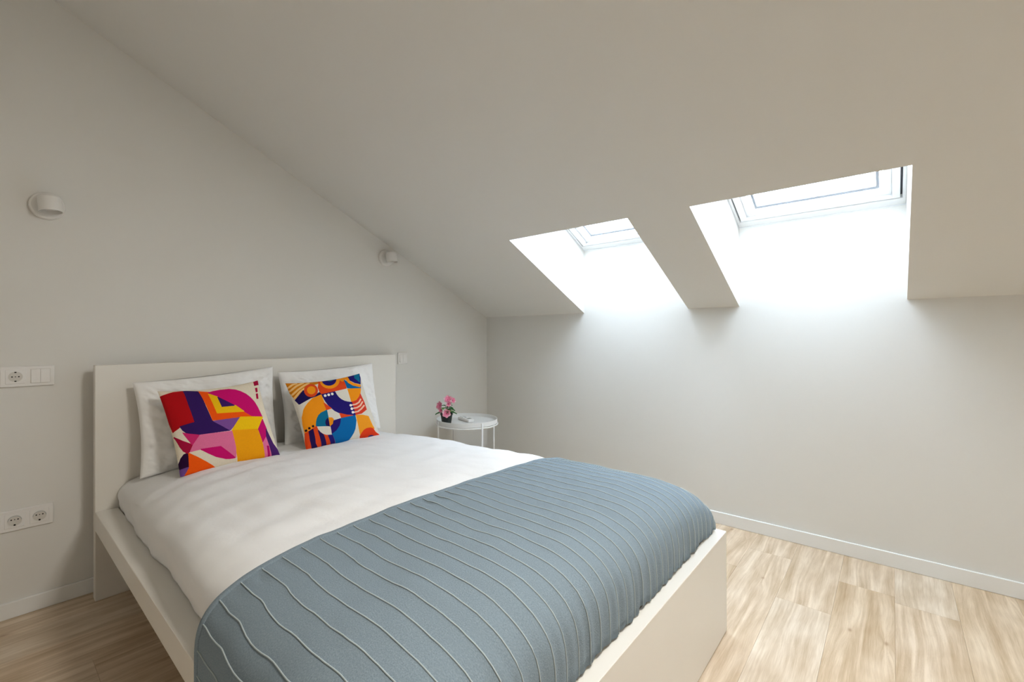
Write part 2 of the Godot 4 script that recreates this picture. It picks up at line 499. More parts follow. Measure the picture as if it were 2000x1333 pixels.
func build_room() -> void:
	struct("wall_left", box(Vector3(BACK_X - 0.2, -0.2, WALL_Z - 0.2), Vector3(WALL_X + 0.2, 3.9, WALL_Z)), M.wall_paint)
	# the window wall goes up behind the slope to the lower frame of the windows
	var pts := PackedVector2Array([Vector2(WALL_X, -0.2), Vector2(WALL_X + 0.2, -0.2), Vector2(WALL_X + 0.2, KNEE + ROOF - 0.2 * SLOPE), Vector2(WALL_X, KNEE + ROOF)])
	var st := new_st()
	add_prism(st, pts, WALL_Z, BACK_Z)
	struct("wall_right", done(st), M.wall_paint)
	struct("wall_back", box(Vector3(BACK_X - 0.2, -0.2, BACK_Z), Vector3(WALL_X + 0.2, 3.9, BACK_Z + 0.2)), M.wall_paint)
	struct("wall_near", box(Vector3(BACK_X - 0.2, -0.2, WALL_Z), Vector3(BACK_X, 3.9, BACK_Z)), M.wall_paint)
	# the sloped ceiling with its window shafts
	st = new_st()
	var strips := [WALL_Z]
	for e in SHAFTS:
		strips.append_array(e)
	strips.append(BACK_Z)
	var x0 := BACK_X - 0.2
	for k in strips.size() - 1:
		var x1: float = SHAFT_X if k % 2 == 1 else WALL_X
		add_prism(st, PackedVector2Array([Vector2(x0, ceil_y(x0)), Vector2(x1, ceil_y(x1)), Vector2(x1, ceil_y(x1) + ROOF), Vector2(x0, ceil_y(x0) + ROOF)]), strips[k], strips[k + 1])
	struct("ceiling", done(st), M.wall_paint)
	build_floor()
	struct("baseboard_left", box(Vector3(BACK_X, 0.0, WALL_Z), Vector3(WALL_X, 0.064, WALL_Z + 0.012), 0.002), M.trim_paint)
	struct("baseboard_right", box(Vector3(WALL_X - 0.012, 0.0, WALL_Z + 0.012), Vector3(WALL_X, 0.07, BACK_Z), 0.002), M.trim_paint)
	struct("baseboard_back", box(Vector3(BACK_X, 0.0, BACK_Z - 0.012), Vector3(WALL_X - 0.012, 0.07, BACK_Z), 0.002), M.trim_paint)
	struct("baseboard_near", box(Vector3(BACK_X, 0.0, WALL_Z + 0.012), Vector3(BACK_X + 0.012, 0.07, BACK_Z - 0.012), 0.002), M.trim_paint)

func build_floor() -> void:
	var fl := struct("floor", box(Vector3(BACK_X - 0.2, -0.2, WALL_Z), Vector3(WALL_X, -0.009, BACK_Z)), M.base_board)
	var kinds := []
	var tones := ["dbc7ae", "d9c4aa", "ddcab2", "d7c1a6", "dcc8af", "dac5ab", "decdb7", "d6c0a4"]
	for k in tones.size():
		var m := mat("plank_%d" % k, "ffffff", 0.42, 0.45)
		m.albedo_texture = wood(40 + k * 3, Color(tones[k]))
		kinds.append(m)
	var rng := RandomNumberGenerator.new()
	rng.seed = 11
	var wide := 0.19
	var long := 1.285
	var made := {}
	var first := floori((WALL_Z - 0.0025) / wide)
	for r in range(first, ceili((BACK_Z - 0.0025) / wide)):
		var z0 := maxf(0.0025 + r * wide, WALL_Z)
		var z1 := minf(0.0025 + (r + 1) * wide, BACK_Z)
		var joint := rng.randf() * long
		if r == -2:
			joint = 2.265
		elif r == -4:
			joint = 2.44
		elif r == -11:
			joint = 0.258
		var x := joint - ceilf((joint - BACK_X) / long) * long
		while x < WALL_X:
			var a := maxf(x, BACK_X)
			var b := minf(x + long, WALL_X)
			if b - a > 0.01 and z1 - z0 > 0.01:
				var g := 0.0002
				var size := Vector3(b - a - 2 * g, 0.009, z1 - z0 - 2 * g)
				var key := "%.3f %.3f" % [size.x, size.z]
				if not made.has(key):
					made[key] = plank_mesh(size, long, wide)
				part("plank", made[key], kinds[rng.randi() % kinds.size()], fl, Vector3(a + g, -0.009, z0 + g))
			x += long

func plank_mesh(size: Vector3, long: float, wide: float) -> ArrayMesh:
	var st := new_st()
	add_box(st, Vector3.ZERO, size, 0.0005)
	var got := done(st)
	var d := got.surface_get_arrays(0)
	var uv := PackedVector2Array()
	for v: Vector3 in d[Mesh.ARRAY_VERTEX]:
		uv.append(Vector2(v.x / long, v.z / wide))
	d[Mesh.ARRAY_TEX_UV] = uv
	var out := ArrayMesh.new()
	out.add_surface_from_arrays(Mesh.PRIMITIVE_TRIANGLES, d)
	return out

# a roof window: x runs along the wall, y up the slope, z into the room
func build_window(n: int, z0: float, z1: float) -> void:
	var k := sqrt(1.0 + SLOPE * SLOPE)
	var w := z1 - z0
	var l := (WALL_X - SHAFT_X) * k
	var win := Node3D.new()
	win.name = "window_%d" % n
	win.set_meta("kind", "structure")
	add_child(win)
	win.transform = Transform3D(Basis(Vector3(0, 0, 1), Vector3(-1.0 / k, SLOPE / k, 0), Vector3(-SLOPE / k, -1.0 / k, 0)), Vector3(WALL_X, KNEE + ROOF, z0))
	# a frame of four bars: a to b inwards from the sides and the top, c to d up from the bottom
	var bars := func(a: float, b: float, c: float, d: float, za: float, zb: float, called: String, m: Material, bevel: float) -> void:
		part(called, box(Vector3(a, c, za), Vector3(w - a, d, zb), bevel), m, win)
		part(called, box(Vector3(a, l - b, za), Vector3(w - a, l - a, zb), bevel), m, win)
		part(called, box(Vector3(a, d, za), Vector3(b, l - b, zb), bevel), m, win)
		part(called, box(Vector3(w - b, d, za), Vector3(w - a, l - b, zb), bevel), m, win)
	bars.call(-0.06, 0.0, -0.06, 0.0, -0.10, -0.001, "frame_bar", M.window_paint, 0.0)
	bars.call(0.0, 0.014, 0.0, 0.048, -0.10, -0.006, "lining_bar", M.window_paint, 0.002)
	bars.call(0.014, 0.022, 0.048, 0.056, -0.075, -0.030, "seal", M.window_metal, 0.0)
	bars.call(0.022, 0.050, 0.056, 0.064, -0.075, -0.003, "sash_bar", M.window_paint, 0.002)
	bars.call(0.050, 0.080, 0.064, 0.073, -0.040, -0.026, "glazing_bead", M.window_paint, 0.002)
	part("pane", box(Vector3(0.06, 0.066, -0.0445), Vector3(w - 0.06, l - 0.06, -0.0405)), M.glass, win)
	# the metal cover outside, seen through the pane as a thin dark line
	bars.call(0.095, 0.107, 0.096, 0.114, -0.054, -0.046, "cover_edge", M.window_metal, 0.0)

# a flush ceiling lamp behind the camera: its warm light falls on the footboard and the bed from the foot end
func build_ceiling_lamp() -> void:
	var k := sqrt(1.0 + SLOPE * SLOPE)
	var x := 1.05
	var t := thing("ceiling_lamp", "round flush ceiling lamp glowing warm on the slope behind the camera", "ceiling lamp", Vector3(x, ceil_y(x), 0.05))
	t.basis = Basis(Vector3(-1.0 / k, SLOPE / k, 0), Vector3(-SLOPE / k, -1.0 / k, 0), Vector3(0, 0, 1))
	part("housing", lathe([[0.0, 0.0], [0.25, 0.0], [0.25, 0.05], [0.235, 0.055], [0.235, 0.03], [0.0, 0.03]], 48), M.lamp_white, t)
	part("lamp_diffuser", lathe([[0.234, 0.032], [0.234, 0.052], [0.20, 0.058], [0.0, 0.062]], 48), M.lamp_glow, t)
	var l := AreaLight3D.new()
	l.name = "lamp_light"
	l.area_size = Vector2(0.42, 0.42)
	l.light_color = LAMP_COLOR
	l.light_energy = LAMP_ENERGY
	l.area_range = 12.0
	l.area_attenuation = 2.0
	l.shadow_enabled = true
	t.add_child(l)
	l.position = Vector3(0, 0.066, 0)
	l.basis = Basis(Vector3(1, 0, 0), Vector3(0, 0, 1), Vector3(0, -1, 0))

# ---------------------------------------------------------------- the bed
func build_bed() -> void:
	var t := thing("bed_frame", "white panelled double bed frame with a tall flat headboard", "bed", Vector3(BED_MID, 0, (HEAD_Z + FOOT_Z) / 2.0))
	var o := -t.position
	part("headboard", box(Vector3(BED_L, 0.0, HEAD_Z - 0.045), Vector3(BED_R, 1.0, HEAD_Z), 0.0016), M.bed_foil, t, o)
	for s in [0, 1]:
		var xa := BED_L if s == 0 else BED_R - 0.078
		part("side_rail", box(Vector3(xa, 0.30, HEAD_Z + 0.0005), Vector3(xa + 0.078, RAIL_TOP, FOOT_Z - 0.044), 0.0016), M.bed_foil, t, o)
	part("footboard", box(Vector3(BED_L, 0.004, FOOT_Z - 0.0435), Vector3(BED_R, RAIL_TOP, FOOT_Z), 0.0016), M.bed_foil, t, o)
	part("bed_base", box(Vector3(BED_L + 0.079, 0.285, HEAD_Z + 0.001), Vector3(BED_R - 0.079, 0.305, FOOT_Z - 0.045)), M.base_board, t, o)
	part("middle_beam", box(Vector3(BED_MID - 0.03, 0.0, HEAD_Z + 0.02), Vector3(BED_MID + 0.03, 0.284, FOOT_Z - 0.06)), M.base_board, t, o)
	for z in [FOOT_Z - 0.04, FOOT_Z - 0.012]:
		part("glide", box(Vector3(BED_R - 0.06, 0.0, z), Vector3(BED_R - 0.03, 0.004, z + 0.008)), M.dark_hole, t, o)

# unit outline of the bedding: flat top, round shoulders, upright sides; evenly spaced along its length
func outline(half: float, high: float, count: int) -> Array:
	var fine := []
	for k in 401:
		var a := PI * k / 400.0
		var c := -cos(a)
		var s := sin(a)
		# superellipse of power 4, sampled by angle
		var r := pow(pow(absf(c), 4.0) + pow(absf(s), 4.0), -0.25)
		fine.append(Vector2(c * r, s * r))
	var far := [0.0]
	for k in range(1, fine.size()):
		var d: Vector2 = fine[k] - fine[k - 1]
		far.append(far[k - 1] + Vector2(d.x * half, d.y * high).length())
	var out := []
	var at := 0
	for k in count + 1:
		var want: float = far[-1] * k / count
		while at < far.size() - 2 and far[at + 1] < want:
			at += 1
		var f: float = (want - far[at]) / maxf(far[at + 1] - far[at], 1e-9)
		out.append(fine[at].lerp(fine[at + 1], clampf(f, 0, 1)))
	return out

func bed_top(z: float) -> float:
	var a := lerpf(0.538, 0.578, smoothstep(-2.5, -1.9, z))
	return a + 0.008 * smoothstep(-1.9, -1.2, z)

func foot_fall(z: float, z0: float, z1: float) -> float:
	var w := clampf((z - z0) / (z1 - z0), 0, 1)
	return pow(1.0 - pow(w, 4.0), 0.25)

func z_steps(za: float, z0: float, z1: float, flat: int, round_: int) -> Array:
	var out := []
	for k in flat:
		out.append(lerpf(za, z0, float(k) / flat))
	var o := outline(z1 - z0, 0.2, round_ * 2)
	for k in range(round_, round_ * 2 + 1):
		out.append(z0 + (z1 - z0) * minf(1.0, o[k].x))
	return out

func build_duvet() -> void:
	var wr := noise(5, 1.0, 3)
	var puff := noise(9, 1.0, 2)
	var zs := z_steps(HEAD_Z + 0.008, -0.95, -0.5165, 62, 22)
	var prof := outline(0.75, 0.19, 110)
	var outer := []
	var inner := []
	for z in zs:
		var f := foot_fall(z, -0.95, -0.5165)
		var hw := 0.722 + 0.043 * smoothstep(-2.15, -1.35, z) + 0.012 * puff.get_noise_1d(z * 1.7)
		var ro := []
		var ri := []
		for p: Vector2 in prof:
			var cover := smoothstep(-1.10, -1.16, z)       # smooth under the throw
			var tuck := (0.02 + 0.03 * smoothstep(-2.15, -1.35, z)) * pow(1.0 - p.y, 1.5)
			var x := BED_MID + p.x * (hw - tuck)
			var soft := p.y * (0.35 + 0.65 * cover)
			var crease := wr.get_noise_2d(x * 2.6 + z * 1.3, z * 7.0) * 0.009 + wr.get_noise_2d(x * 9.0 + 40.0, z * 4.0 - x * 3.0) * 0.004
			var bump := puff.get_noise_2d(x * 1.5, z * 1.5) * 0.012
			# long creases fanning out from under the cushions
			var fan := 0.004 * sin((z + 0.25 * x) * 46.0 + 3.0 * wr.get_noise_2d(x * 1.4, z * 2.0)) * exp(-pow((z + 2.02) / 0.14, 2.0)) * exp(-pow((x - 0.75) / 0.4, 2.0))
			var top := bed_top(z) - 0.379
			var y := 0.379 + top * p.y * f + soft * (crease + bump * cover * 0.7 + fan) * f
			var side := (1.0 - p.y) * signf(p.x) * (0.012 * puff.get_noise_2d(z * 3.0, p.x * 2.0 + 7.0) + 0.006 * wr.get_noise_2d(z * 6.0, p.y * 5.0))
			ro.append(Vector3(x + side, maxf(y, 0.379), z))
			ri.append(Vector3(BED_MID + p.x * (hw - tuck - 0.03), maxf(0.379 + (top - 0.032) * p.y * f, 0.379), z - (0.03 if z > -0.7 else 0.0)))
		outer.append(ro)
		inner.append(ri)
	var o := part("duvet", shell(outer, inner, true), M.white_linen)
	tag(o, "white duvet spread over the bed between pillows and blue throw", "duvet")

var throw_noise: FastNoiseLite
const HEM_Z := -1.142
const DROP := 0.13
# a place on the throw: s metres across from its left hem, z along the bed
func throw_at(s: float, z: float, lift: float, prof: Array, arc: float) -> Vector3:
	var z0 := -0.93
	var z1 := -0.507
	var w := clampf((z - z0) / (z1 - z0), 0, 1)
	var f := foot_fall(z, z0, z1)
	var hang := DROP * (1.0 - smoothstep(0.35, 0.85, w))
	var half := 0.787 * pow(1.0 - pow(0.8 * w, 6.0), 1.0 / 6.0) + lift
	var low := 0.381
	var p: Vector2
	var down := 0.0
	var t := s - DROP
	if t < 0.0:
		p = Vector2(-1, 0)
		down = -t / DROP * hang
	elif t > arc:
		p = Vector2(1, 0)
		down = (t - arc) / DROP * hang
	else:
		var g := t / arc * (prof.size() - 1)
		var k := mini(int(g), prof.size() - 2)
		p = (prof[k] as Vector2).lerp(prof[k + 1], g - k)
	var x := BED_MID + p.x * half
	var nz := throw_noise
	var wave := nz.get_noise_2d(s * 2.2, z * 3.0) * 0.006 + nz.get_noise_2d(s * 7.0 + 20.0, z * 5.0) * 0.0025
	# dimples where the cloth is drawn in beside the hem
	var dimple := -0.004 * maxf(0.0, sin(s * TAU / 0.05)) * exp(-pow((z - HEM_Z - 0.055) / 0.03, 2.0)) * (0.5 + nz.get_noise_1d(s * 3.0))
	var top := bed_top(z) + 0.009 - low
	var y := low + top * p.y * f + p.y * f * (wave + dimple) + lift * p.y * f - down
	# loose folds in the part that falls at the foot
	var pleat := pow(w, 5.0) * (1.0 - pow(f, 3.0))
	var fold := sin(s * TAU / 0.043 + 2.5 * nz.get_noise_2d(s * 3.0, 4.0)) * 0.5 + nz.get_noise_2d(s * 16.0, 9.0)
	var zz := z + lift * (1.0 - f) + pleat * (0.5 + 0.5 * fold) * 0.007
	if p.y < 0.9:
		x -= signf(BED_MID - x) * 0.006 * (1.0 - p.y) * sin(z * 31.0 + 2.0 * nz.get_noise_1d(z * 3.0)) * smoothstep(HEM_Z + 0.02, HEM_Z + 0.25, z)
	y += pleat * (1.0 - f) * 0.012 * (0.6 + nz.get_noise_2d(s * 10.0, 30.0))
	return Vector3(x, y, zz)

func build_throw() -> void:
	throw_noise = noise(31, 1.0, 3)
	var half := 0.787
	var high := 0.2
	var prof := outline(half, high, 300)
	var arc := 0.0
	for k in 300:
		var d: Vector2 = prof[k + 1] - prof[k]
		arc += Vector2(d.x * half, d.y * high).length()
	var wide := arc + 2.0 * DROP
	var zs := z_steps(HEM_Z, -0.93, -0.507, 26, 26)
	var outer := []
	var inner := []
	var n := 300
	for z in zs:
		var ro := []
		var ri := []
		for k in n + 1:
			ro.append(throw_at(wide * k / n, z, 0.0, prof, arc))
			ri.append(throw_at(wide * k / n, z, -0.003, prof, arc))
		outer.append(ro)
		inner.append(ri)
	var t := part("throw_blanket", shell(outer, inner, true), M.throw_cloth)
	tag(t, "blue-grey throw with raised cord stripes across the foot of the bed", "throw")
	# the folded hem along the side towards the pillows
	var ho := []
	var hi := []
	for z in [HEM_Z - 0.002, HEM_Z + 0.001, HEM_Z + 0.016, HEM_Z + 0.018]:
		var up := 0.0026 if z > HEM_Z and z < HEM_Z + 0.017 else 0.0002
		var a := []
		var b := []
		for k in n + 1:
			a.append(throw_at(wide * k / n, z, up, prof, arc))
			b.append(throw_at(wide * k / n, z, -0.0032, prof, arc))
		ho.append(a)
		hi.append(b)
	part("hem", shell(ho, hi, true), M.throw_cloth, t)
	var s := 0.028
	while s < wide - 0.02:
		var pts := []
		for k in zs.size():
			var z: float = zs[k]
			var sway := 0.0055 * throw_noise.get_noise_2d(s * 0.6, z * 3.0) + 0.003 * throw_noise.get_noise_2d(s * 2.0 + 7.0, z * 9.0)
			pts.append(throw_at(s + sway, z, 0.0007, prof, arc))
		part("cord", tube(pts, 0.0016, 6), M.throw_cord, t)
		s += 0.0497

# a stuffed cover between four corners; the corners stay, the sides draw in
func stuffed(c: Array, deep: float, top_in: float, bottom_in: float, side_in: float, power: float, front: bool, n: int, crease: FastNoiseLite, amount: float) -> ArrayMesh:
	var tl: Vector3 = c[0]
	var tr: Vector3 = c[1]
	var br: Vector3 = c[2]
	var bl: Vector3 = c[3]
	var normal := (tr + br - tl - bl).cross(tl + tr - bl - br).normalized()
	var rows := []
	for r in n + 1:
		var row := []
		for k in n + 1:
			# closer rows towards the edges
			var u := -cos(PI * k / n)
			var v := -cos(PI * r / n)
			u = lerpf(u, 2.0 * k / n - 1.0, 0.35)
			v = lerpf(v, 2.0 * r / n - 1.0, 0.35)
			var a := (u * (1.0 - side_in * (1.0 - v * v)) + 1.0) / 2.0
			var b := (v * (1.0 - (top_in if v < 0.0 else bottom_in) * (1.0 - u * u)) + 1.0) / 2.0
			var p := tl.lerp(tr, a).lerp(bl.lerp(br, a), b)
			var edge := maxf((1.0 - u * u) * (1.0 - v * v), 0.0)
			var h := deep / 2.0 * pow(edge, power)
			if crease:
				h += amount * crease.get_noise_3d(u * 3.0, v * 3.0, 0.0 if front else 5.0) * minf(1.0, edge * 6.0)
			row.append(p + normal * (h if front else -h))
		rows.append(row)
	var uvs := []
	for r in n + 1:
		var row := []
		for k in n + 1:
			var u := lerpf(-cos(PI * k / n), 2.0 * k / n - 1.0, 0.35)
			var v := lerpf(-cos(PI * r / n), 2.0 * r / n - 1.0, 0.35)
			row.append(Vector2((u + 1.0) / 2.0, (v + 1.0) / 2.0))
		uvs.append(row)
	return sheet(rows, not front, uvs)

func build_pillow(c: Array, deep: float, seed_: int, label: String) -> void:
	var base: Vector3 = (c[2] + c[3]) / 2.0
	var t := thing("pillow", label, "pillow", base, "white bed pillows")
	var crease := noise(seed_, 1.0, 4)
	crease.fractal_gain = 0.6
	part("cover", stuffed(c, deep, 0.05, 0.03, 0.05, 0.34, true, 64, crease, 0.024), M.pillow_linen, t, -base)
	part("cover_back", stuffed(c, deep * 0.7, 0.04, 0.03, 0.05, 0.36, false, 24, crease, 0.006), M.pillow_linen, t, -base)

func build_cushion(c: Array, m: Material, label: String) -> void:
	var base: Vector3 = (c[2] + c[3]) / 2.0
	var t := thing("cushion", label, "cushion", base, "printed cushions")
	part("printed_front", stuffed(c, 0.105, 0.09, 0.03, 0.045, 0.42, true, 44, null, 0.0), m, t, -base)
	part("back", stuffed(c, 0.09, 0.09, 0.03, 0.045, 0.42, false, 24, null, 0.0), M.cushion_back, t, -base)

func build_pillows() -> void:
	build_pillow([Vector3(0.437, 0.922, -2.462), Vector3(1.035, 0.962, -2.462), Vector3(1.030, 0.540, -2.392), Vector3(0.450, 0.515, -2.392)], 0.135, 61, "white pillow against the headboard behind the pink and red cushion")
	build_pillow([Vector3(1.060, 0.930, -2.462), Vector3(1.650, 0.952, -2.462), Vector3(1.665, 0.545, -2.392), Vector3(1.065, 0.530, -2.392)], 0.135, 67, "white pillow against the headboard behind the blue and orange cushion")
	build_cushion([Vector3(0.498, 0.890, -2.325), Vector3(0.905, 0.906, -2.325), Vector3(0.951, 0.5535, -2.182), Vector3(0.544, 0.5435, -2.182)], M.pink_print, "square cushion printed with magenta, red, purple and yellow shapes")
	build_cushion([Vector3(1.040, 0.8815, -2.325), Vector3(1.474, 0.905, -2.325), Vector3(1.520, 0.5495, -2.188), Vector3(1.083, 0.5505, -2.188)], M.blue_print, "square cushion printed with orange and blue circles and arcs")

# ---------------------------------------------------------------- small things
const SIDE := Vector3(0.6665, 0, 0.7455)      # to the right as one stands at the foot of the bed
const NEAR := Vector3(-0.7455, 0, 0.6665)

func build_table() -> void:
	var at := Vector3(2.355, 0, -2.31)
	var t := thing("side_table", "round white metal tray table beside the bed in the corner", "side table", at)
	part("tray", lathe([[0.0, 0.500], [0.212, 0.500], [0.217, 0.504], [0.217, 0.526], [0.2195, 0.527], [0.2205, 0.526], [0.2205, 0.497], [0.215, 0.494], [0.0, 0.494]], 72), M.table_steel, t)
	for k in 4:
		var a := deg_to_rad(60.0 + 90.0 * k)
		var d := SIDE * cos(a) + NEAR * sin(a)
		part("leg", tube([d * 0.2265 + Vector3(0, 0.006, 0), d * 0.2265 + Vector3(0, 0.26, 0), d * 0.2265 + Vector3(0, 0.522, 0)], 0.0062, 12), M.table_steel, t)
	var ring := []
	var hoop := []
	for k in 64:
		var a := TAU * k / 64
		ring.append(Vector3(cos(a) * 0.2265, 0.0062, sin(a) * 0.2265))
		hoop.append(Vector3(cos(a) * 0.2235, 0.4885, sin(a) * 0.2235))
	part("floor_ring", tube(ring, 0.0062, 8, true), M.table_steel, t)
	part("top_ring", tube(hoop, 0.005, 8, true), M.table_steel, t)

func petal_mesh(long: float, wide: float, curl: float) -> ArrayMesh:
	var rows := []
	for r in 7:
		var f := r / 6.0
		var row := []
		for k in 5:
			var g := k / 2.0 - 1.0
			var half := wide / 2.0 * sqrt(maxf(0.0, sin(PI * pow(f, 0.62) * 0.96 + 0.06)))
			row.append(Vector3(g * half, curl * f * f + 0.16 * wide * g * g * f, f * long))
		rows.append(row)
	return sheet(rows)

func leaf_mesh(long: float, wide: float, droop: float) -> ArrayMesh:
	var rows := []
	for r in 9:
		var f := r / 8.0
		var half := wide / 2.0 * pow(maxf(0.0, sin(PI * pow(f, 0.8))), 0.8) + 0.0004
		var row := []
		for k in 5:
			var g := k / 2.0 - 1.0
			row.append(Vector3(g * half, 0.18 * wide * absf(g) + 0.25 * long * f - droop * f * f, f * long))
		rows.append(row)
	return sheet(rows)

func build_plant() -> void:
	var at := Vector3(2.178, 0.500, -2.337)
	var t := thing("potted_plant", "small pink-flowered plant in a black pot on the tray table", "plant", at)
	var pot := part("pot", lathe([[0.0, 0.0], [0.029, 0.0], [0.031, 0.003], [0.0415, 0.071], [0.0445, 0.072], [0.0445, 0.083], [0.0405, 0.083], [0.039, 0.07], [0.0, 0.07]], 36), M.pot_black, t)
	part("soil", lathe([[0.0, 0.076], [0.020, 0.075], [0.039, 0.0715]], 24), M.soil, pot)
	var rng := RandomNumberGenerator.new()
	rng.seed = 3
	# leaves: side, height, towards the viewer, length, turn in degrees from the right
	for e in [[0.012, 0.085, 0.012, 0.062, 12.0, 0], [0.006, 0.09, -0.01, 0.058, 40.0, 1], [-0.012, 0.084, 0.008, 0.066, 186.0, 0], [-0.006, 0.088, -0.012, 0.05, 150.0, 1], [0.0, 0.10, 0.012, 0.052, 285.0, 0], [0.004, 0.12, 0.0, 0.052, 335.0, 0], [-0.004, 0.118, 0.01, 0.046, 240.0, 1], [0.006, 0.13, -0.008, 0.05, 80.0, 0], [0.002, 0.104, 0.016, 0.05, 320.0, 1], [0.0, 0.14, 0.006, 0.044, 25.0, 0], [-0.006, 0.132, 0.0, 0.044, 165.0, 0], [0.008, 0.108, 0.006, 0.055, 350.0, 0]]:
		var a := deg_to_rad(e[4])
		var d := (SIDE * cos(a) - NEAR * sin(a)).normalized()
		var o := part("leaf", leaf_mesh(e[3], e[3] * 0.62, e[3] * 0.45), M.leaf if e[5] == 0 else M.leaf_pale, t, SIDE * e[0] + Vector3(0, e[1], 0) + NEAR * e[2])
		o.basis = Basis(Vector3.UP.cross(d).normalized(), Vector3.UP, d)
		part("leaf_stem", tube([Vector3(SIDE.x * e[0] * 0.4, 0.076, SIDE.z * e[0] * 0.4), o.position], 0.0013, 5), M.stem_green, t)
	# blooms: side, height, towards the viewer, size, tilt
	for e in [[-0.043, 0.136, 0.014, 0.030, -0.9, 0.35], [0.010, 0.176, 0.010, 0.031, 0.25, 0.75], [0.004, 0.086, 0.047, 0.031, 0.1, 0.35], [0.042, 0.168, -0.012, 0.022, 0.9, 0.6], [-0.036, 0.106, 0.022, 0.018, -0.5, 0.0], [0.016, 0.150, 0.026, 0.020, 0.3, 0.1]]:
		var place: Vector3 = SIDE * e[0] + Vector3(0, e[1], 0) + NEAR * e[2]
		var face: Vector3 = (NEAR + SIDE * e[4] + Vector3(0, e[5], 0)).normalized()
		var b := part("bloom", lathe([[0.0, 0.004], [0.0028, 0.003], [0.0036, 0.0], [0.002, -0.004], [0.0, -0.005]], 12, true), M.flower_heart, t, place)
		var x := face.cross(Vector3.UP).normalized()
		b.basis = Basis(x, face, x.cross(face))
		for ring in 2:
			var count := 6 if ring == 0 else 5
			for k in count:
				var long: float = e[3] * (1.0 if ring == 0 else 0.68)
				var m: Material = [M.petal_pink, M.petal_pale, M.petal_pink][k % 3] if ring == 0 else M.petal_rose
				var p := part("petal", petal_mesh(long, long * 1.05, long * (0.30 if ring == 0 else 0.7)), m, b)
				p.basis = Basis(Vector3.UP, TAU * (k + 0.5 * ring) / count + rng.randf() * 0.2)
		part("flower_stem", tube([Vector3(0, 0.075, 0), place * 0.5 + Vector3(0, 0.045, 0), place - face * 0.004], 0.0014, 6), M.stem_green, t)

func build_remote() -> void:
	var a := Vector3(2.392, 0.500, -2.415)
	var b := Vector3(2.352, 0.500, -2.262)
	var t := thing("remote_control", "small white remote control lying on the round tray table", "remote control", (a + b) / 2.0)
	var d := (b - a).normalized()
	t.basis = Basis(d.cross(Vector3.UP).normalized() * -1.0, Vector3.UP, d)
	var body := part("body", box(Vector3(-0.025, 0.0, -0.078), Vector3(0.025, 0.024, 0.078), 0.008), M.plastic_white, t)
	part("screen", box(Vector3(-0.016, 0.0235, 0.03), Vector3(0.016, 0.0246, 0.062), 0.0005), M.screen_grey, body)
	part("button", lathe([[0.0, 0.0265], [0.008, 0.0262], [0.0095, 0.0245], [0.0095, 0.023]], 16), M.button_grey, body, Vector3(0, 0, -0.005))
	for k in 6:
		part("button", box(Vector3(-0.005, 0.023, -0.004), Vector3(0.005, 0.0258, 0.004), 0.001), M.button_grey, body, Vector3(-0.011 + 0.022 * (k % 2), 0, -0.026 - 0.015 * (k / 2)))

# plates on the bed wall: x from the left, front towards the room
func disc(radius: float, za: float, zb: float, sides := 32) -> ArrayMesh:
	var m := lathe([[0.0, 0.0], [radius, 0.0], [radius, zb - za], [0.0, zb - za]], sides)
	var st := new_st()
	st.append_from(m, 0, Transform3D(Basis(Vector3.RIGHT, PI / 2.0), Vector3(0, 0, za)))
	return st.commit()

func add_socket(t: Node3D, x: float, upright: bool) -> void:
	var s := part("socket", box(Vector3(-0.0285, -0.0285, 0.004), Vector3(0.0285, 0.0285, 0.0105), 0.0012), M.plastic_white, t, Vector3(x, 0, 0))
	var st := new_st()
	var ring := lathe([[0.0205, 0.0], [0.0205, 0.0014], [0.0222, 0.0014], [0.0222, 0.0]], 36)
	st.append_from(ring, 0, Transform3D(Basis(Vector3.RIGHT, PI / 2.0), Vector3(0, 0, 0.0104)))
	part("well_rim", st.commit(), M.plastic_white, s)
	part("well", disc(0.0205, 0.0104, 0.0108), M.socket_recess, s)
	for k in 3:
		part("pin_hole", disc(0.0026 if k != 1 else 0.0018, 0.0106, 0.0112, 12), M.dark_hole, s, Vector3(-0.0095 + 0.0095 * k, 0.0, 0) if upright else Vector3(-0.0095 + 0.0095 * k, 0.004, 0))
	if upright:
		for k in [-1.0, 1.0]:
			part("earth_clip", box(Vector3(-0.003, -0.0022, 0.0106), Vector3(0.003, 0.0022, 0.0125), 0.0005), M.dark_hole, s, Vector3(0, k * 0.0178, 0))
	else:
		part("earth_clip", box(Vector3(-0.0028, -0.003, 0.0106), Vector3(0.0028, 0.003, 0.0125), 0.0005), M.dark_hole, s, Vector3(0, -0.0172, 0))
		# the raised lid edge over the upper half of the well
		var arc := []
		for k in 17:
			var a := PI * k / 16.0
			arc.append(Vector3(cos(a) * 0.019, sin(a) * 0.0165 + 0.001, 0.0112))
		part("lid_edge", tube(arc, 0.0012, 6), M.button_grey, s)

func add_rocker(t: Node3D, x: float) -> void:
	part("switch_frame", box(Vector3(-0.0295, -0.0295, 0.004), Vector3(0.0295, 0.0295, 0.0098), 0.001), M.socket_recess, t, Vector3(x, 0, 0))
	for k in [-1.0, 1.0]:
		var st := new_st()
		add_prism(st, PackedVector2Array([Vector2(0.0, 0.0098), Vector2(0.0, 0.0150), Vector2(0.0275, 0.0125), Vector2(0.0555, 0.0112), Vector2(0.0555, 0.0098)]), -0.0136, 0.0136)
		var o := part("rocker", done(st), M.plastic_white, t, Vector3(x + k * 0.0141, -0.0278, 0))
		o.basis = Basis(Vector3(0, 1, 0), Vector3(0, 0, 1), Vector3(1, 0, 0))

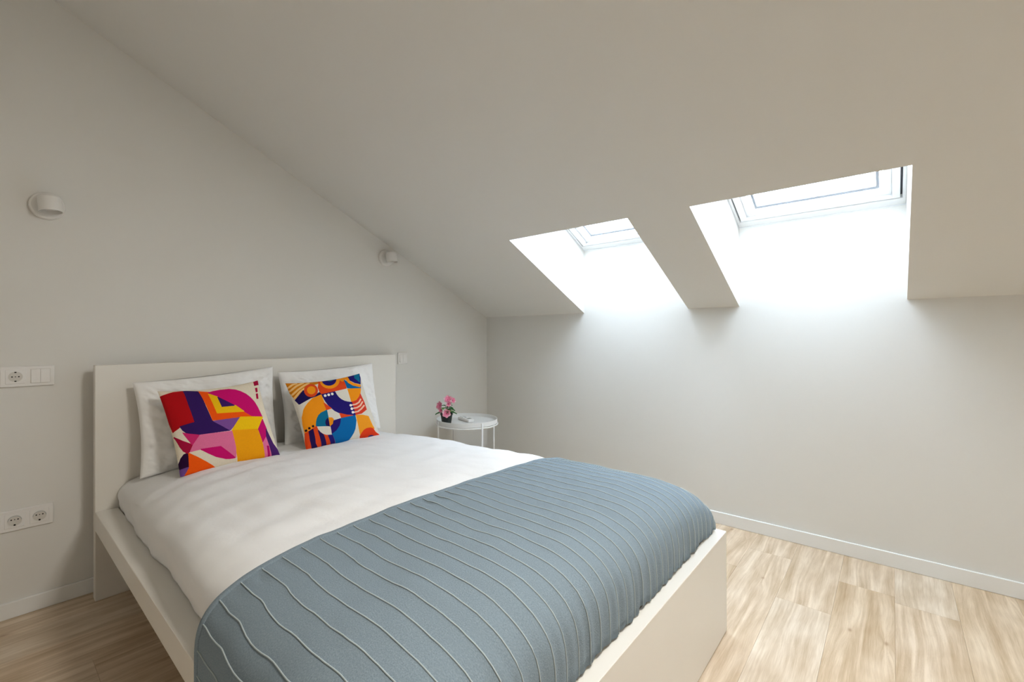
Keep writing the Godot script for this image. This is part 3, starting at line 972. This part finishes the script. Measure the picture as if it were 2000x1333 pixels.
func build_plates() -> void:
	var z := WALL_Z
	var a := thing("wall_socket_and_switch", "white wall plate with socket and double switch above the other sockets", "switch", Vector3(0.1265, 0.962, z))
	part("plate", box(Vector3(-0.0785, -0.041, 0), Vector3(0.0785, 0.041, 0.0092), 0.0025), M.plastic_white, a)
	add_socket(a, -0.0355, true)
	add_rocker(a, 0.0365)
	var b := thing("wall_socket", "white double wall socket low on the wall beside the headboard", "socket", Vector3(0.1245, 0.3865, z))
	part("plate", box(Vector3(-0.077, -0.0415, 0), Vector3(0.077, 0.0415, 0.0092), 0.0025), M.plastic_white, b)
	add_socket(b, -0.0355, false)
	add_socket(b, 0.0355, false)
	var c := thing("wall_switch", "small white wall switch at the right end of the headboard", "switch", Vector3(2.0185, 0.9655, z))
	part("plate", box(Vector3(-0.041, -0.041, 0), Vector3(0.041, 0.041, 0.0092), 0.0025), M.plastic_white, c)
	add_rocker(c, 0.0)

func build_wall_lamp(at: Vector3, label: String) -> void:
	var t := thing("wall_lamp", label, "wall lamp", at, "white spot lamps on the bed wall")
	var st := new_st()
	st.append_from(lathe([[0.0, 0.0], [0.056, 0.0], [0.056, 0.017], [0.0535, 0.021], [0.049, 0.023], [0.0, 0.024]], 48), 0, Transform3D(Basis(Vector3.RIGHT, PI / 2.0), Vector3.ZERO))
	part("wall_rose", st.commit(), M.lamp_white, t)
	part("arm", tube([Vector3(0, 0, 0.022), Vector3(0, 0, 0.05)], 0.009, 12), M.lamp_white, t)
	var h := part("lamp_head", lathe([[0.0, 0.034], [0.024, 0.034], [0.032, 0.031], [0.036, 0.023], [0.037, 0.010], [0.037, -0.034], [0.0345, -0.034], [0.0335, -0.014], [0.0, -0.014]], 40), M.lamp_white, t, Vector3(0.004, 0.0, 0.066))
	h.basis = Basis(Vector3.FORWARD, -0.06) * Basis(Vector3.RIGHT, -0.10)
	part("bulb", lathe([[0.0, -0.026], [0.018, -0.025], [0.024, -0.020], [0.025, -0.0145]], 24), M.socket_recess, h)

# ---------------------------------------------------------------- the scene
func _ready() -> void:
	# camera: level, its picture plane shifted a little to the right as in the photograph
	var cam := Camera3D.new()
	cam.name = "camera"
	add_child(cam)
	var yaw := deg_to_rad(41.796)
	var pitch := deg_to_rad(0.2)
	var roll := deg_to_rad(-0.191)
	var f := Vector3(cos(yaw) * cos(pitch), sin(pitch), -sin(yaw) * cos(pitch))
	var r := Vector3(sin(yaw), 0, cos(yaw))
	var u := r.cross(f)
	var r2 := r * cos(roll) + u * sin(roll)
	var u2 := u * cos(roll) - r * sin(roll)
	cam.transform = Transform3D(Basis(r2, u2, -f), Vector3(0, EYE, 0))
	cam.projection = Camera3D.PROJECTION_FRUSTUM
	cam.near = 0.05
	cam.far = 100.0
	cam.size = 0.05 * 1333.0 / 883.97
	cam.frustum_offset = Vector2((1000.0 - 952.46) / 883.97, (656.08 - 666.5) / 883.97) * 0.05
	cam.current = true
	# an even overcast sky, which is all that lights the room
	var sky := ProceduralSkyMaterial.new()
	sky.sky_top_color = Color(0.86, 0.93, 1.0)
	sky.sky_horizon_color = Color(0.86, 0.93, 1.0)
	sky.ground_horizon_color = Color(0.55, 0.55, 0.54)
	sky.ground_bottom_color = Color(0.45, 0.45, 0.44)
	sky.energy_multiplier = SKY_ENERGY
	var env := Environment.new()
	env.background_mode = Environment.BG_SKY
	env.sky = Sky.new()
	env.sky.sky_material = sky
	env.tonemap_mode = Environment.TONE_MAPPER_LINEAR
	env.tonemap_exposure = EXPOSURE
	env.sdfgi_enabled = true
	env.ssao_enabled = true
	env.ssil_enabled = true
	var we := WorldEnvironment.new()
	we.name = "environment"
	we.environment = env
	add_child(we)
	make_materials()
	build_room()
	for k in SHAFTS.size():
		build_window(k + 1, SHAFTS[k][0], SHAFTS[k][1])
	build_ceiling_lamp()
	build_bed()
	build_duvet()
	build_throw()
	build_pillows()
	build_table()
	build_plant()
	build_remote()
	build_plates()
	build_wall_lamp(Vector3(0.183, 1.667, WALL_Z), "round white spot lamp on the wall left of the headboard")
	build_wall_lamp(Vector3(1.876, 1.667, WALL_Z), "round white spot lamp on the wall just under the slope")
